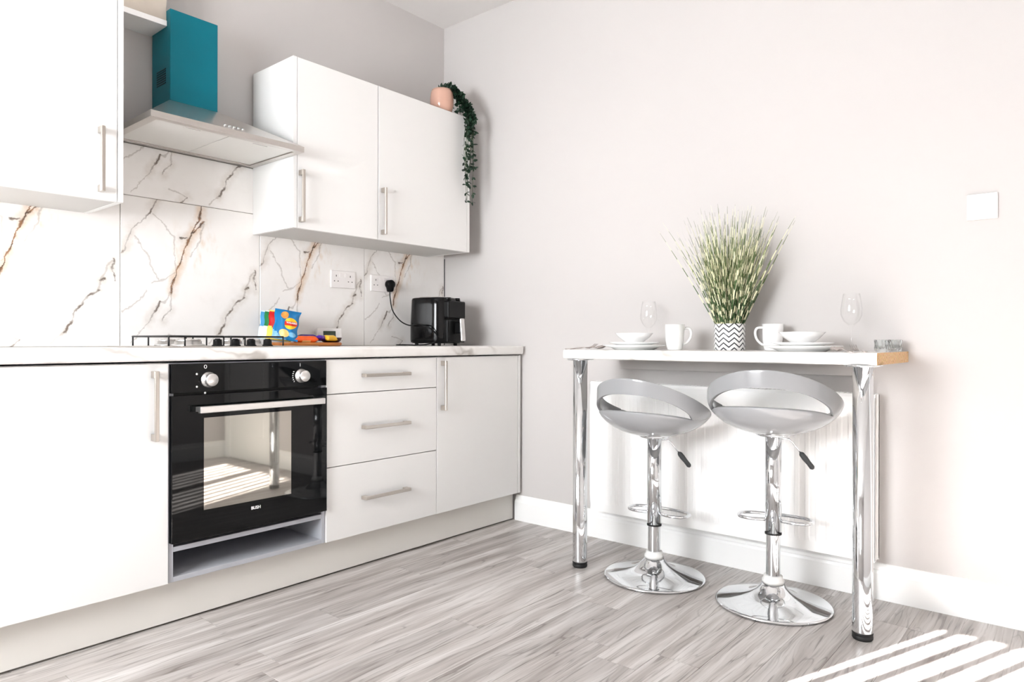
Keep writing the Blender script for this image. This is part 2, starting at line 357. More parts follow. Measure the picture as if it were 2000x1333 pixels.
# laminate planks, rows parallel to the worktop
random.seed(4)
PW, PL = .133, 1.22
pm = MB().box(.0004, PL-.0004, .0003, PW-.0003, -.008, 0).mesh('plank', .0007, 1)
pm.materials.append(M_plank)
starts = {0: -1.70, 1: -.92, 2: -2.62, 3: -1.71, 4: -.55, 5: -1.15, 6: -1.9, 7: -.72}
row = 0; ytop = -.543+PW*4
while ytop > Y_FRONT:
    ri = round((-.543-ytop)/PW)
    s0 = starts.get(ri, random.uniform(-1.2, 0)); xs = s0
    while xs > X_LEFT: xs -= PL
    while xs < 0:
        a, e = max(xs, X_LEFT), min(xs+PL, 0); yb = max(ytop-PW, Y_FRONT); yt = min(ytop, 0)
        if yt-yb > .01 and e-a > .01:
            if e-a > PL-.001 and yt-yb > PW-.001: o = ob('plank', pm, None, floor, (a, yb, 0))
            else: o = B(.0004, e-a-.0004, .0003, yt-yb-.0003, -.008, 0).build('plank', M_plank, floor, loc=(a, yb, 0))
        xs += PL
    ytop -= PW
# skirting boards
def skirting(name, pts_fn, length):
    prof = [(0,0),(.018,0),(.018,.095),(.015,.104),(.011,.108),(.010,.118),(.005,.128),(0,.130)]
    m = MB(); r = [[pts_fn(d, z, t) for d, z in prof] for t in (0, length)]; m.grid(r, True, False)
    m.f += [tuple(range(8)), tuple(range(15, 7, -1))]; m.sm += [False, False]
    return struct(m.build(name, M_gloss_white))
skirting('baseboard_right', lambda d, z, t: (-d, -.552-t, z), 2.38)
skirting('baseboard_front', lambda d, z, t: (X_LEFT+t, Y_FRONT+d, z), -X_LEFT-.001)
# window in the left wall
win = struct(thing('window_1', 'white framed window with two panes', 'window'))
del win['category']; del win['label']
y0, y1, z0, z1 = WIN; fx0, fx1 = X_LEFT-.12, X_LEFT-.06
for a in ((y0, y1, z0, z0+.06), (y0, y1, z1-.06, z1), (y0, y0+.06, z0+.06, z1-.06), (y1-.06, y1, z0+.06, z1-.06), ((y0+y1)/2-.035, (y0+y1)/2+.035, z0+.06, z1-.06)):
    B(fx0, fx1, *a).build('window_frame', M_gloss_white, win, .004)
B(X_LEFT-.06, X_LEFT+.05, y0-.04, y1+.04, z0-.03, z0).build('window_sill', M_gloss_white, win, .004)
ym = (y0+y1)/2
for a in ((y0+.06, ym-.035), (ym+.035, y1-.06)): B(X_LEFT-.092, X_LEFT-.088, a[0], a[1], z0+.06, z1-.06).build('pane', M_glass, win)
bl = thing('vertical_blind', 'white vertical slat blind hanging in the window', 'blind', (X_LEFT-.02, 0, 0))
B(-.025, .025, y0+.01, y1-.01, z1-.045, z1-.001).build('headrail', M_gloss_white, bl, .004)
ny = int((y1-y0-.06)/.078)
for i in range(ny):
    yy = y1-.05-i*.078
    sl = B(-.0006, .0006, -.0205, .0205, z0+.012, z1-.045).build('slat', M_gloss_white, bl, loc=(0, yy, 0), rot=(0, 0, math.radians(-4)))
# door further along the right wall (seen in the oven glass)
dr = struct(thing('door_1', '', '')); del dr['category']; del dr['label']
B(-.022, -.001, -3.62, -3.02, .004, 2.0).build('door_leaf', M_gloss_white, dr, .003)
for a in ((-3.02, -2.945, .0, 2.07), (-3.695, -3.62, .0, 2.07), (-3.62, -3.02, 2.0, 2.07)):
    B(-.028, -.001, *a).build('architrave', M_gloss_white, dr, .004)
for a in ((-3.52, -3.12, 1.12, 1.88), (-3.52, -3.12, .2, .95)):
    B(-.026, -.021, *a).build('panel', M_gloss_white, dr, .003)
# boxing above the hood
sof = struct(B(-2.6, -1.634, -.14, -.001, 2.155, H-.001).build('trim_1', M_plaster))
B(-2.6, -1.634, -.146, -.14, 2.151, 2.172).build('edge_bead', M_gloss_white, sof, .001)
B(-2.6, -1.634, -.139, -.002, 2.151, 2.1548).build('soffit_board', M_white, sof)
# splashback tiles (children of the kitchen wall)
TW, TH, TP = .5835, .588, .586
ft = MB().box(0, TW, -.008, 0, 0, TH).mesh('tile', .0012, 1); ft.materials.append(M_tile)
B(-3.6, -.001, -.0045, -.0005, .90, 1.72).build('grout_bed', M_grout, wall_back)
for k in range(6):
    xl = .010-TP*(k+1)
    e = min(xl+TW, -.004); 
    if k == 0: B(0, e-xl, -.008, 0, 0, TH).build('tile', M_tile, wall_back, .0012, 1, loc=(xl, -.0005, .916))
    else: ob('tile', ft, None, wall_back, (xl, -.0005, .916))
for k in range(1, 4):
    xl = .010-TP*(k+1)
    B(0, TW, -.008, 0, 0, .20).build('tile', M_tile, wall_back, .0012, 1, loc=(xl, -.0005, .916+TH+.0025))
struct(B(-.0042, -.0002, -.011, -.0005, .915, 1.412).build('trim_2', M_grip))

# ------------------------------------------------------------------ cabinets
YD, DT = -.590, .018            # door face, door thickness
def bow_handle(parent, c, length, vertical, proud=.034):
    """bar handle with square feet; c = centre on the door face"""
    hl = length/2; m = MB()
    prof = [(-.0055, -proud), (.0055, -proud), (.007, -proud+.003), (.007, -proud+.009), (-.007, -proud+.009), (-.007, -proud+.003)]
    if vertical:
        rows = [[(c[0]+a, c[1]+b, c[2]+s) for a, b in prof] for s in (-hl, hl)]
    else:
        rows = [[(c[0]+s, c[1]+b, c[2]+a) for a, b in prof] for s in (-hl, hl)]
    m.grid(rows, True, False); n = len(prof); m.f += [tuple(range(n)), tuple(range(2*n-1, n-1, -1))]; m.sm += [False]*2
    for s in (-1, 1):
        e = s*hl; i = s*(hl-.022)
        if vertical: m.box(c[0]-.007, c[0]+.007, c[1]-proud+.008, c[1]-.0002, c[2]+min(e, i), c[2]+max(e, i))
        else: m.box(c[0]+min(e, i), c[0]+max(e, i), c[1]-proud+.008, c[1]-.0002, c[2]-.007, c[2]+.007)
    return m.build('handle', M_nickel, parent, .0012, 1)
Z0, Z1 = .150, .868
def carcass(parent, xa, xb, yback, yfront, za, zb, m=M_white, name='carcass', open_front=True):
    t = .018; k = MB()
    k.box(xa, xa+t, yfront, yback, za, zb); k.box(xb-t, xb, yfront, yback, za, zb); k.box(xa+t, xb-t, yfront, yback, za, za+t)
    k.box(xa+t, xb-t, yback-.006, yback, za+t, zb); k.box(xa+t, xb-t, yfront, yback-.006, zb-t, zb)
    return k.build(name, m, parent)
XB = [-2.420, -1.818, -1.218, -.622, -.019]
# left base cabinet
c = thing('base_cabinet', 'white base cabinet with a tall vertical handle, left of the oven', 'cabinet')
carcass(c, XB[0]+.001, XB[1]-.001, -.012, YD+DT+.002, Z0, Z1-.002)
d = B(XB[0]+.002, XB[1]-.002, YD, YD+DT, Z0, Z1-.004).build('door', M_white, c, .0015)
bow_handle(d, (-1.868, YD, .730), .222, True)
# drawer cabinet
c = thing('drawer_cabinet', 'white three drawer base cabinet standing right of the oven', 'cabinet')
carcass(c, XB[2]+.001, XB[3]-.001, -.012, YD+DT+.002, Z0, Z1-.002)
for za, zb, hz in ((.7295, Z1-.004, .798), (.4425, .7265, .586), (Z0, .4395, .298)):
    d = B(XB[2]+.002, XB[3]-.0015, YD, YD+DT, za, zb).build('drawer', M_white, c, .0015)
    bow_handle(d, (-.925, YD, hz), .243, False)
# right base cabinet
c = thing('base_cabinet', 'white base cabinet in the corner against the right wall, below the air fryer', 'cabinet')
carcass(c, XB[3]+.001, XB[4]-.019, -.012, YD+DT+.002, Z0, Z1-.002)
d = B(XB[3]+.0015, XB[4]-.022, YD, YD+DT, Z0, Z1-.004).build('door', M_white, c, .0015)
bow_handle(d, (-.590, YD, .735), .226, True)
B(XB[4]-.0185, XB[4], YD-.001, -.012, Z0, Z1-.002).build('end_panel', M_white, c, .001)
# oven housing
oh = thing('oven_housing', 'grey oven housing unit with an open slot under the oven', 'cabinet')
t = .016; xa, xb = XB[1]+.0005, XB[2]-.0005; yf = YD+.006
for a in ((xa, xa+t), (xb-t, xb)): B(a[0], a[1], yf, -.012, Z0, Z1-.002).build('side_panel', M_grey_carc, oh, .0008, 1)
B(xa+t, xb-t, yf, -.012, Z0, Z0+.016).build('base_panel', M_grey_carc, oh, .0008, 1)
B(xa+t, xb-t, yf, -.06, .248, .264).build('shelf', M_grey_carc, oh, .0008, 1)
B(xa+t, xb-t, -.02, -.012, Z0+.016, Z1-.01).build('back_panel', M_grey_carc, oh)
B(xa+t, xb-t, yf+.002, yf+.02, Z1-.008, Z1-.0025).build('top_rail', M_grey_carc, oh)
# plinth
tag(B(-3.2, -.0185, -.540, -.524, .0065, Z0-.001).build('plinth', M_plinth, None, .001), 'long cream plinth board along the floor under the base cabinets', 'plinth')
# worktop
wt = MB(); prof = [(-.001,.872),(-.606,.872),(-.6105,.8765),(-.612,.884),(-.612,.904),(-.6105,.9105),(-.606,.9145),(-.001,.9145)]
n = len(prof); wt.grid([[(x, y, z) for y, z in prof] for x in (-3.2, -.0225)], True, False); wt.f += [tuple(range(n)), tuple(range(2*n-1, n-1, -1))]; wt.sm += [False]*2
tag(wt.build('worktop', M_marble), 'long white marble effect worktop running over the base cabinets', 'worktop')
# wall cabinets
YU, ZB, ZT = -.329, 1.412, 2.128
def wall_cabinet(label, xa, xb, hx, end=None, dl=0, dr=0):
    c = thing('wall_cabinet', label, 'cabinet')
    ca, cb = xa, xb
    if end == 'r' : B(xb-.018, xb, YU-.0005, -.009, ZB, ZT).build('end_panel', M_white, c, .001); cb = xb-.0185
    if end == 'l' : B(xa, xa+.018, YU-.0005, -.009, ZB, ZT).build('end_panel', M_white, c, .001); ca = xa+.0185
    carcass(c, ca, cb, -.009, YU+DT+.002, ZB+.0055, ZT-.001)
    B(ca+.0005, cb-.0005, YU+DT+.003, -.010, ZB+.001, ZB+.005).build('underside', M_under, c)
    d = B(ca+.0015, cb-.0015, YU, YU+DT, ZB-.0005, ZT).build('door', M_white, c, .0015)
    bow_handle(d, (hx, YU, 1.545), .218, True)
    return c
wall_cabinet('white wall cabinet with one vertical handle, left of the cooker hood', -2.478, -1.859, -1.933, 'r')
wall_cabinet('narrower white wall cabinet right next to the cooker hood', -1.198, -.7495, -1.166, 'l')
wall_cabinet('wider white wall cabinet under the trailing plant, near the corner', -.7485, -.131, -.726, 'r')

# ------------------------------------------------------------------ oven
ov = thing('built_in_oven', 'black glass built-in oven with chrome bar handle and two knobs', 'oven', (0, 0, 0))
XO0, XO1 = -1.8155, -1.2225; YO = -.600
B(XO0+.02, XO1-.02, -.57, -.08, .268, .855).build('oven_body', M_black_iron, ov)
cp = B(XO0, XO1, YO, -.572, .766, .862).build('control_panel', M_black_glass, ov, .002)
dr_ = B(XO0, XO1, YO-.004, -.572, .279, .758).build('oven_door', M_black_glass, ov, .002)
B(-1.710, -1.380, YO-.0048, YO-.0042, .372, .680).build('door_window', M_oven_window, dr_)
hm = B(-1.744, -1.263, YO-.052, YO-.034, .700, .722).build('door_handle', M_alu, dr_, .002)
for xx in (-1.738, -1.283): B(xx, xx+.014, YO-.034, YO-.0045, .703, .719).build('handle_bracket', M_alu, hm, .001)
for xx in (-1.692, -1.335):
    kb = MB().lathe([(.026,0),(.026,.003),(.0215,.004),(.0215,.026),(.0195,.030),(.0,.0302)], 40, axis=(0,-1,0), caps=False).build('oven_knob', M_alu, ov, loc=(xx, YO-.0002, .807))
# printed marks on the panel
def dot(x, z, r, name='printed_mark'):
    return MB().lathe([(0, 0), (r, 0), (r, .0003), (0, .0003)], 12, axis=(0,-1,0), caps=False).build(name, M_white_print, cp, loc=(x, YO-.0002, z))
for dx, dz in ((-.040, .020), (-.040, -.022), (-.012, -.044)): dot(-1.692+dx, .807+dz, .0035)
ring = MB().tube([(.0042*math.cos(a), 0, .0058*math.sin(a)) for a in [2*PI*i/20 for i in range(20)]], .001, 6, True).build('printed_mark', M_white_print, cp, loc=(-1.703, YO-.0004, .851))
for k in range(6):
    a = PI*.85+k*.21; xx, zz = -1.335+.036*math.cos(a), .807+.036*math.sin(a)
    B(-.0028, .0028, -.0004, 0, -.0013, .0013).build('printed_mark', M_white_print, cp, loc=(xx, YO-.0002, zz), rot=(0, -.2*k, 0))
B(-.001, .001, -.0004, 0, -.006, .006).build('printed_mark', M_white_print, cp, loc=(-1.340, YO-.0002, .848))
text_mesh('lettering', 'BUSH', .015, M_white_print, dr_, (-1.521, YO-.0046, .346), (PI/2, 0, 0))

# ------------------------------------------------------------------ cooker hood
hd = thing('cooker_hood', 'stainless steel pyramid cooker hood with a teal film wrapped chimney', 'cooker hood')
hx0, hx1, hy0, hz0 = -1.803, -1.200, -.412, 1.708
cx0, cx1, cy0, cz0, cz1 = -1.633, -1.444, -.172, 1.860, 2.213
k = MB()
bot = [(hx0,hy0,hz0),(hx1,hy0,hz0),(hx1,-.0105,hz0),(hx0,-.0105,hz0)]; lip = [(x,y,hz0+.022) for x,y,z in bot]
top = [(cx0-.004,cy0-.004,cz0),(cx1+.004,cy0-.004,cz0),(cx1+.004,-.0105,cz0),(cx0-.004,-.0105,cz0)]
k.add(bot+lip+top, [(4,5,9,8),(5,6,10,9),(6,7,11,10),(7,4,8,11),(0,1,5,4),(1,2,6,5),(2,3,7,6),(3,0,4,7),(8,9,10,11)])
# underside rim with a recess
rim = [(hx0+.03,hy0+.028,hz0),(hx1-.03,hy0+.028,hz0),(hx1-.03,-.04,hz0),(hx0+.03,-.04,hz0)]; rec = [(x,y,hz0+.012) for x,y,z in rim]
k.add(bot+rim+rec, [(0,1,5,4),(1,2,6,5),(2,3,7,6),(3,0,4,7),(4,5,9,8),(5,6,10,9),(6,7,11,10),(7,4,8,11),(8,9,10,11)])
k.build('canopy', M_steel, hd, fix=True)
mx = (hx0+hx1)/2
for a, b_ in ((hx0+.032, mx-.0015), (mx+.0015, hx1-.032)):
    f_ = B(a, b_, hy0+.030, -.042, hz0+.004, hz0+.0115).build('grease_filter', M_filter, hd, .001, 1)
    B((a+b_)/2-.03, (a+b_)/2+.03, hy0+.05, hy0+.056, hz0+.002, hz0+.004).build('filter_latch', M_alu, f_)
ch = B(cx0, cx1, cy0, -.0105, cz0, cz1).build('chimney', M_teal, hd, .002)
for i in range(7): B(cx0-.0012, cx0-.0001, -.135, -.055, 1.935+i*.009, 1.939+i*.009).build('vent_slot', M_teal_dark, ch)
for i in range(5):
    xx = -1.523+i*.0177; MB().lathe([(0,0),(.0055,0),(.0055,.004),(.0042,.006),(0,.006)], 16, axis=(0,-.55,.83), caps=False).build('button', M_chrome, hd, loc=(xx, hy0+.030, hz0+.0376))

# ------------------------------------------------------------------ gas hob
hb = thing('gas_hob', 'stainless steel gas hob with black pan supports set in the worktop', 'hob', (0, 0, .9146))
B(-1.81, -1.235, -.565, -.05, .0, .004).build('hob_plate', M_steel, hb, .0015)
for xx in (-1.623, -1.557, -1.496, -1.430):
    kn = MB().lathe([(0,0),(.019,0),(.019,.004),(.0155,.005),(.0145,.022),(.0135,.0245),(0,.025)], 24, caps=False).build('hob_knob', M_black_pl, hb, loc=(xx, -.525, .0042))
    B(-.0025, .0025, -.014, .014, .0245, .027).build('pointer', M_black_pl, kn)
for bx, by, br in ((-1.65, -.19, .034), (-1.65, -.36, .046), (-1.40, -.19, .046), (-1.40, -.36, .034)):
    bu = MB().lathe([(0,0),(br+.012,0),(br+.010,.006),(br,.008),(br,.018),(0,.018)], 32, caps=False).build('burner', M_alu, hb, loc=(bx, by, .0042))
    MB().lathe([(0,.018),(br*.9,.018),(br*.95,.022),(br*.8,.026),(0,.027)], 32, caps=False).build('burner_cap', M_alu, bu)
def pan_support(xa, xb, ya, yb):
    m = MB(); z = .039; r = .0032; c_ = .014
    loop = arc(xb-c_, yb-c_, c_, 0, PI/2, 4)+arc(xa+c_, yb-c_, c_, PI/2, PI, 4)+arc(xa+c_, ya+c_, c_, PI, 1.5*PI, 4)+arc(xb-c_, ya+c_, c_, 1.5*PI, 2*PI, 4)
    m.tube([(x, y, z) for x, y in loop], r, 8, True)
    xm, ym = (xa+xb)/2, (ya+yb)/2
    m.tube([(xa, ym, z), (xb, ym, z)], r, 8)
    for yc in ((ya+ym)/2, (yb+ym)/2):
        for dx in (-1, 1):
            xs = xa if dx < 0 else xb
            m.tube([(xs, yc, z), (xs-dx*.07, yc, z)], r, 8)
    for yy in (ya, yb): m.tube([(xm, yy, z), (xm, yy+(.05 if yy == ya else -.05), z)], r, 8)
    for x in (xa+.004, xb-.004, xa+.06):
        for y in (ya+.004, yb-.004): m.tube([(x, y, z), (x, y, .0045)], r, 8)
    return m.build('pan_support', M_black_iron, hb, fix=True)
pan_support(-1.752, -1.545, -.43, -.12); pan_support(-1.525, -1.300, -.43, -.12)

# ------------------------------------------------------------------ sockets and switch
def socket(label, xc, zc):
    s = thing('wall_socket', label, 'socket', (xc, -.0086, zc), group='double sockets on the splashback')
    B(-.073, .073, -.009, 0, -.043, .043).build('face_plate', M_socket, s, .003, 3)
    for k in (-1, 1):
        B(k*.016-.007, k*.016+.007, -.0115, -.0088, .010, .030).build('rocker', M_socket, s, .001)
        B(k*.042-.002, k*.042+.002, -.0094, -.0088, .012, .021).build('pin_hole', M_hole, s)
        for j in (-1, 1): B(k*.042+j*.011-.003, k*.042+j*.011+.003, -.0094, -.0088, -.012, -.008).build('pin_hole', M_hole, s)
    return s
socket('empty white double wall socket on the marble splashback', -.715, 1.245)
socket('white double wall socket with a black plug in it', -.468, 1.241)
ls = thing('light_switch', 'white single light switch on the right wall', 'switch', (-.0003, -2.5795, 1.394))
B(-.009, 0, -.0435, .0435, -.0435, .0435).build('face_plate', M_socket, ls, .003, 3)
B(-.0125, -.0088, -.008, .008, -.013, .013).build('rocker', M_socket, ls, .0015)

# ------------------------------------------------------------------ air fryer
af = thing('air_fryer', 'black air fryer with silver handle standing in the worktop corner', 'air fryer', (-.285, -.235, .9146), math.radians(10))
def rrect(hx, hy, r, n=8):
    p = []
    for cx_, cy_, a in ((hx-r, hy-r, 0), (-hx+r, hy-r, PI/2), (-hx+r, -hy+r, PI), (hx-r, -hy+r, 1.5*PI)): p += arc(cx_, cy_, r, a, a+PI/2, n)
    return p
body = MB(); rows = []
for z, s_ in ((.012, .93), (.018, .985), (.03, 1.0), (.10, 1.0), (.2, .965), (.228, .955), (.236, .93), (.2385, .88)):
    rows.append([(x*s_, y*s_, z) for x, y in rrect(.125, .130, .075)])
body.grid(rows, True); nn = len(rows[0]); body.f += [tuple(range(nn)), tuple(range(8*nn-1, 7*nn-1, -1))]; body.sm += [False]*2
body.build('fryer_body', M_black_gl, af)
MB().lathe([(0,.2386),(.098,.2386),(.100,.241),(.096,.2435),(0,.2435)], 40, caps=False).build('top_cover', M_steel, af)
fp = B(-.085, .085, -.150, -.10, .135, .222).build('front_panel', M_black_pl, af, .008, 3)
dw = B(-.088, .088, -.146, -.09, .016, .132).build('fryer_drawer', M_black_pl, af, .008, 3)
hg = B(-.020, .020, -.185, -.140, .060, .120).build('handle_mount', M_black_pl, dw, .006)
hs = B(-.019, .019, -.199, -.187, .018, .131).build('drawer_handle', M_alu, dw, .005, 3); hs.rotation_euler = (math.radians(-5), 0, 0)
hs.location = (0, 0, -.012)
for xx in (-.045, .045):
    MB().lathe([(0,0),(.019,0),(.019,.014),(.017,.017),(0,.017)], 24, caps=False).build('dial', M_black_gl, af, loc=(xx, -.115, .222))
    MB().lathe([(0,0),(.015,0),(.014,.002),(0,.002)], 24, caps=False).build('dial_cap', M_alu, af, loc=(xx, -.115, .239))
for sx in (-1, 1):
    for sy in (-1, 1): MB().lathe([(0,0),(.010,0),(.011,.014),(0,.014)], 12, caps=False).build('foot', M_rubber, af, loc=(sx*.08, sy*.08, 0))
# cord and plug, given in room coordinates
af.scale = (.9, .9, 1.04)
inv = (Matrix.Translation((-.285, -.235, .9146)) @ Matrix.Rotation(math.radians(10), 4, 'Z') @ Matrix.Diagonal((.9, .9, 1.04, 1))).inverted()
def spline(pts, k=8):
    P = [Vector(p) for p in pts]; P = [P[0]*2-P[1]]+P+[P[-1]*2-P[-2]]; o = []
    for i in range(1, len(P)-2):
        for j in range(k):
            t_ = j/k; a, b_, c_, d_ = P[i-1:i+3]
            o.append(.5*((2*b_)+(c_-a)*t_+(2*a-5*b_+4*c_-d_)*t_*t_+(3*b_-a-3*c_+d_)*t_**3))
    return o+[P[-2]]
pts = [(-.428,-.032,1.205),(-.428,-.034,1.17),(-.424,-.05,1.10),(-.415,-.10,1.045),(-.425,-.18,1.02),(-.440,-.26,1.022),(-.420,-.318,1.008),(-.39,-.345,.975),(-.385,-.342,.945),(-.405,-.315,.925),(-.44,-.27,.9185),(-.447,-.20,.9185),(-.44,-.10,.9185),(-.36,-.08,.9185)]
cord = MB().tube([inv @ Vector(p) for p in spline(pts)], .0033, 8).build('power_cord', M_black_pl, af)
pl = MB(); rows = []
for s_, dy in ((.9, 0), (1, -.004), (1, -.026), (.85, -.034), (.0, -.0345)):
    rows.append([inv @ Vector((-.428+.024*s_*math.cos(a), -.0182+dy, 1.238+.024*s_*math.sin(a)-(.016*s_ if math.sin(a) < -.8 else 0))) for a in [2*PI*i/28 for i in range(28)]])
pl.grid(rows, True); pl.build('plug', M_black_pl, cord)

# ------------------------------------------------------------------ snacks on the worktop
ZW = .9147
bd = MB(); rows = []
for z, s_ in ((0, .95), (.004, .99), (.012, 1.0), (.0165, .985), (.017, .97), (.0115, .93), (.0110, .5)):
    rows.append([(x*s_, y*(1-(1-s_)*1.8), z) for x, y in rrect(.178, .082, .07)])
bd.grid(rows, True); nn = len(rows[0]); bd.f += [tuple(range(nn)), tuple(range(7*nn-1, 6*nn-1, -1))]; bd.sm += [False]*2
tag(bd.build('serving_tray', M_wood, loc=(-1.035, -.165, ZW)), 'long oval brown wooden tray of snacks on the worktop', 'tray')
def packet(label, rgb, rgb2, loc, rz, tilt, front=False, w_=.135, h_=.145):
    p = thing('crisp_packet', label, 'crisp packet', loc, rz, 'crisp packets on the wooden tray'); p.rotation_euler = (0, .16, rz)
    nu, nv = 18, 20; M1 = mat('foil', rgb, .22, spec=.6, var=.08, vscale=25, bump=.35, bscale=26); M2 = mat('foil_base', rgb2, .25, spec=.6, bump=.35, bscale=26)
    def S(u, v, side):
        e = (1-abs(2*u-1)**3)*(1-abs(2*v-1)**4); x = (u-.5)*w_*(1-.10*math.sin(v*PI)); y = -side*(.0012+(.020 if front else .012)*e)
        z = v*h_; wr = .0025*math.sin(19*u+7*v+side)*e+.004*math.sin(9*u+1)*(v > .9)
        y += wr; lean = math.tan(tilt)*z
        return (x+.002*math.sin(14*v), y+lean, z*math.cos(tilt))
    m = MB()
    for side in (1, -1): m.grid([[S(i/nu, j/nv, side) for i in range(nu+1)] for j in range(nv+1)])
    bdy = m.build('packet_body', M1, p, fix=False)
    bdy.data.materials.append(M2)
    for q in bdy.data.polygons:
        cz = sum(bdy.data.vertices[i].co.z for i in q.vertices)/len(q.vertices); cxx = sum(bdy.data.vertices[i].co.x for i in q.vertices)/len(q.vertices)
        if cz < h_*(.34-.9*cxx/w_*(.5 if front else .2)-(.28 if front else 0)): q.material_index = 1
    sl = MB().grid([[S(i/nu, v, 1) for i in range(nu+1)] for v in (.955, .972, .988, 1.0)]); 
    sl.v = [(x, y-.0016, z) for x, y, z in sl.v]; sl.build('top_seal', M2 if not front else M1, p, fix=False)
    return p, S
rz = math.radians(-20)
pk = [((70, 150, 200), (214, 232, 240), 'pale blue and white crisp packet, hindmost of the row', .112), ((24, 122, 62), (226, 236, 226), 'green crisp packet between the pale blue and red ones', .078), ((196, 22, 26), (242, 214, 90), 'red crisp packet right behind the blue one', .042)]
for ca, cb, lb, off in pk:
    packet(lb, ca, cb, (-1.172, -.215+off, ZW+.0265), rz-.12, .36, w_=.108, h_=.136)
p, S = packet('blue crisp packet with round yellow and red logo, front of the row', (14, 116, 176), (120, 176, 210), (-1.168, -.215, ZW+.0275), rz-.12, .38, True, .112, .142)
def decal(name, m, u0, v0, ru, rv, lift=.0012, rot=0, cut=None):
    g = MB(); rows = []
    for k in range(6):
        rr = k/5; row = []
        for i in range(28):
            a = 2*PI*i/28; du, dv = rr*math.cos(a), rr*math.sin(a)
            if cut: dv = max(cut[0], min(cut[1], dv))
            uu, vv = u0+ru*(du*math.cos(rot)-dv*math.sin(rot)), v0+rv*(du*math.sin(rot)+dv*math.cos(rot))
            x, y, z = S(min(.99, max(.01, uu)), min(.99, max(.01, vv)), 1); row.append((x, y-lift, z))
        rows.append(row)
    g.grid(rows, True); return g.build(name, m, p, fix=False)
M_yel = mat('print_yellow', (250, 196, 34), .3, bump=.1); M_red = mat('print_red', (214, 40, 24), .3, bump=.1)
M_crisp = mat('print_crisp', (238, 206, 128), .4, var=.2, vscale=60); M_crisp2 = mat('print_golden_crisp', (222, 150, 70), .4, var=.2, vscale=60)
decal('logo_disc', M_yel, .66, .56, .27, .19, .0012)
decal('logo_band', M_red, .66, .56, .275, .19, .0020, cut=(-.36, .36))
decal('printed_crisp', M_crisp2, .40, .82, .15, .12, .0012, .5)
decal('printed_crisp', M_crisp, .44, .22, .20, .13, .0012, -.3)
decal('printed_panel', mat('print_light_blue', (120, 180, 214), .3, bump=.1), .76, .20, .15, .08, .0012, -.4)
_c = Vector(S(.66, .56, 1)); _nx = (Vector(S(.70, .56, 1))-Vector(S(.62, .56, 1))).normalized(); _nz = (Vector(S(.66, .62, 1))-Vector(S(.66, .5, 1))).normalized()
tx = text_mesh('logo_lettering', 'WALKERS', .0102, M_white_print, p, (0,0,0), (0,0,0), .0008)
_n = _nx.cross(_nz).normalized(); _nz = _n.cross(_nx)
_pos = _c+_n*.0062
tx.matrix_local = Matrix(((_nx.x,_nz.x,_n.x,_pos.x),(_nx.y,_nz.y,_n.y,_pos.y),(_nx.z,_nz.z,_n.z,_pos.z),(0,0,0,1)))
def bar(label, rgb, L, Wd, Ht, loc, rz, rx=0, stripe=None):
    b_ = thing('chocolate_bar', label, 'chocolate bar', loc, rz, 'wrapped chocolate bars on the wooden tray'); b_.rotation_euler = (rx, 0, rz)
    m_ = mat('wrapper', rgb, .25, spec=.6, var=.12, vscale=40, bump=.3, bscale=60); k = MB(); rows = []
    for i in range(15):
        x = -L/2+L*i/14; e = min(1, (1-abs(2*i/14-1))*6); e = max(e, .12)
        wd = Wd*(.5 if .2 < e < 1 else .5*(1.06 if e <= .2 else 1))
        rows.append([(x+.003*math.sin(5*j)*(e < .2), wd*math.cos(a), Ht/2+Ht/2*e*math.sin(a)) for j, a in enumerate([2*PI*q/16 for q in range(16)])])
    k.grid(rows, True); k.f += [tuple(range(16)), tuple(range(15*16-1, 14*16-1, -1))]; k.sm += [False]*2
    k.build('wrapper', m_, b_)
    if stripe:
        s_ = MB(); s_.grid([[(x, Wd*.505*math.cos(a), Ht/2+Ht*.53*math.sin(a)) for a in [-PI*.9+PI*.8*q/8 for q in range(9)]] for x in (stripe[1], stripe[2])])
        s_.build('printed_band', mat('wrapper_print', stripe[0], .3, bump=.2), b_, fix=False)
bar('orange chocolate bar lying along the front edge of the tray', (236, 92, 28), .115, .036, .030, (-1.072, -.225, ZW+.0155), -.10, 0, ((250, 190, 120), -.02, .02))
bar('purple chocolate bar heaped behind the orange bar', (70, 30, 130), .095, .034, .024, (-1.020, -.165, ZW+.030), .2)
bar('dark purple chocolate bar, rearmost and leftmost of the purple ones', (52, 26, 104), .085, .030, .022, (-1.075, -.130, ZW+.028), -.3)
bar('purple chocolate bar leaning next to the yellow bar', (78, 36, 150), .08, .034, .026, (-.965, -.200, ZW+.024), .5)
bar('yellow chocolate bar resting on the right end of the pile', (240, 186, 52), .066, .036, .024, (-.930, -.205, ZW+.026), .25, .5)
dsh = MB().lathe([(0,0),(.028,0),(.044,.012),(.050,.026),(.047,.027),(.040,.014),(0,.004)], 32, caps=False)
tag(dsh.build('small_dish', M_darkbowl, loc=(-.893, -.165, ZW+.0125)), 'small dark brown dish at the right end of the tray', 'dish')
tm = thing('room_thermostat', 'white room thermostat with grey green display leaning behind the tray', 'thermostat', (-.828, -.060, ZW+.0003), math.radians(-14))
th = B(-.062, .062, -.013, .013, 0, .084).build('thermostat_body', M_socket, tm, .004, 3); th.rotation_euler = (-.12, 0, 0)
B(-.032, .030, -.0142, -.0128, .042, .070).build('display', M_lcd, th, .0005, 1)
B(.038, .048, -.0150, -.0128, .048, .066).build('button', M_clearpl, th, .001, 1)

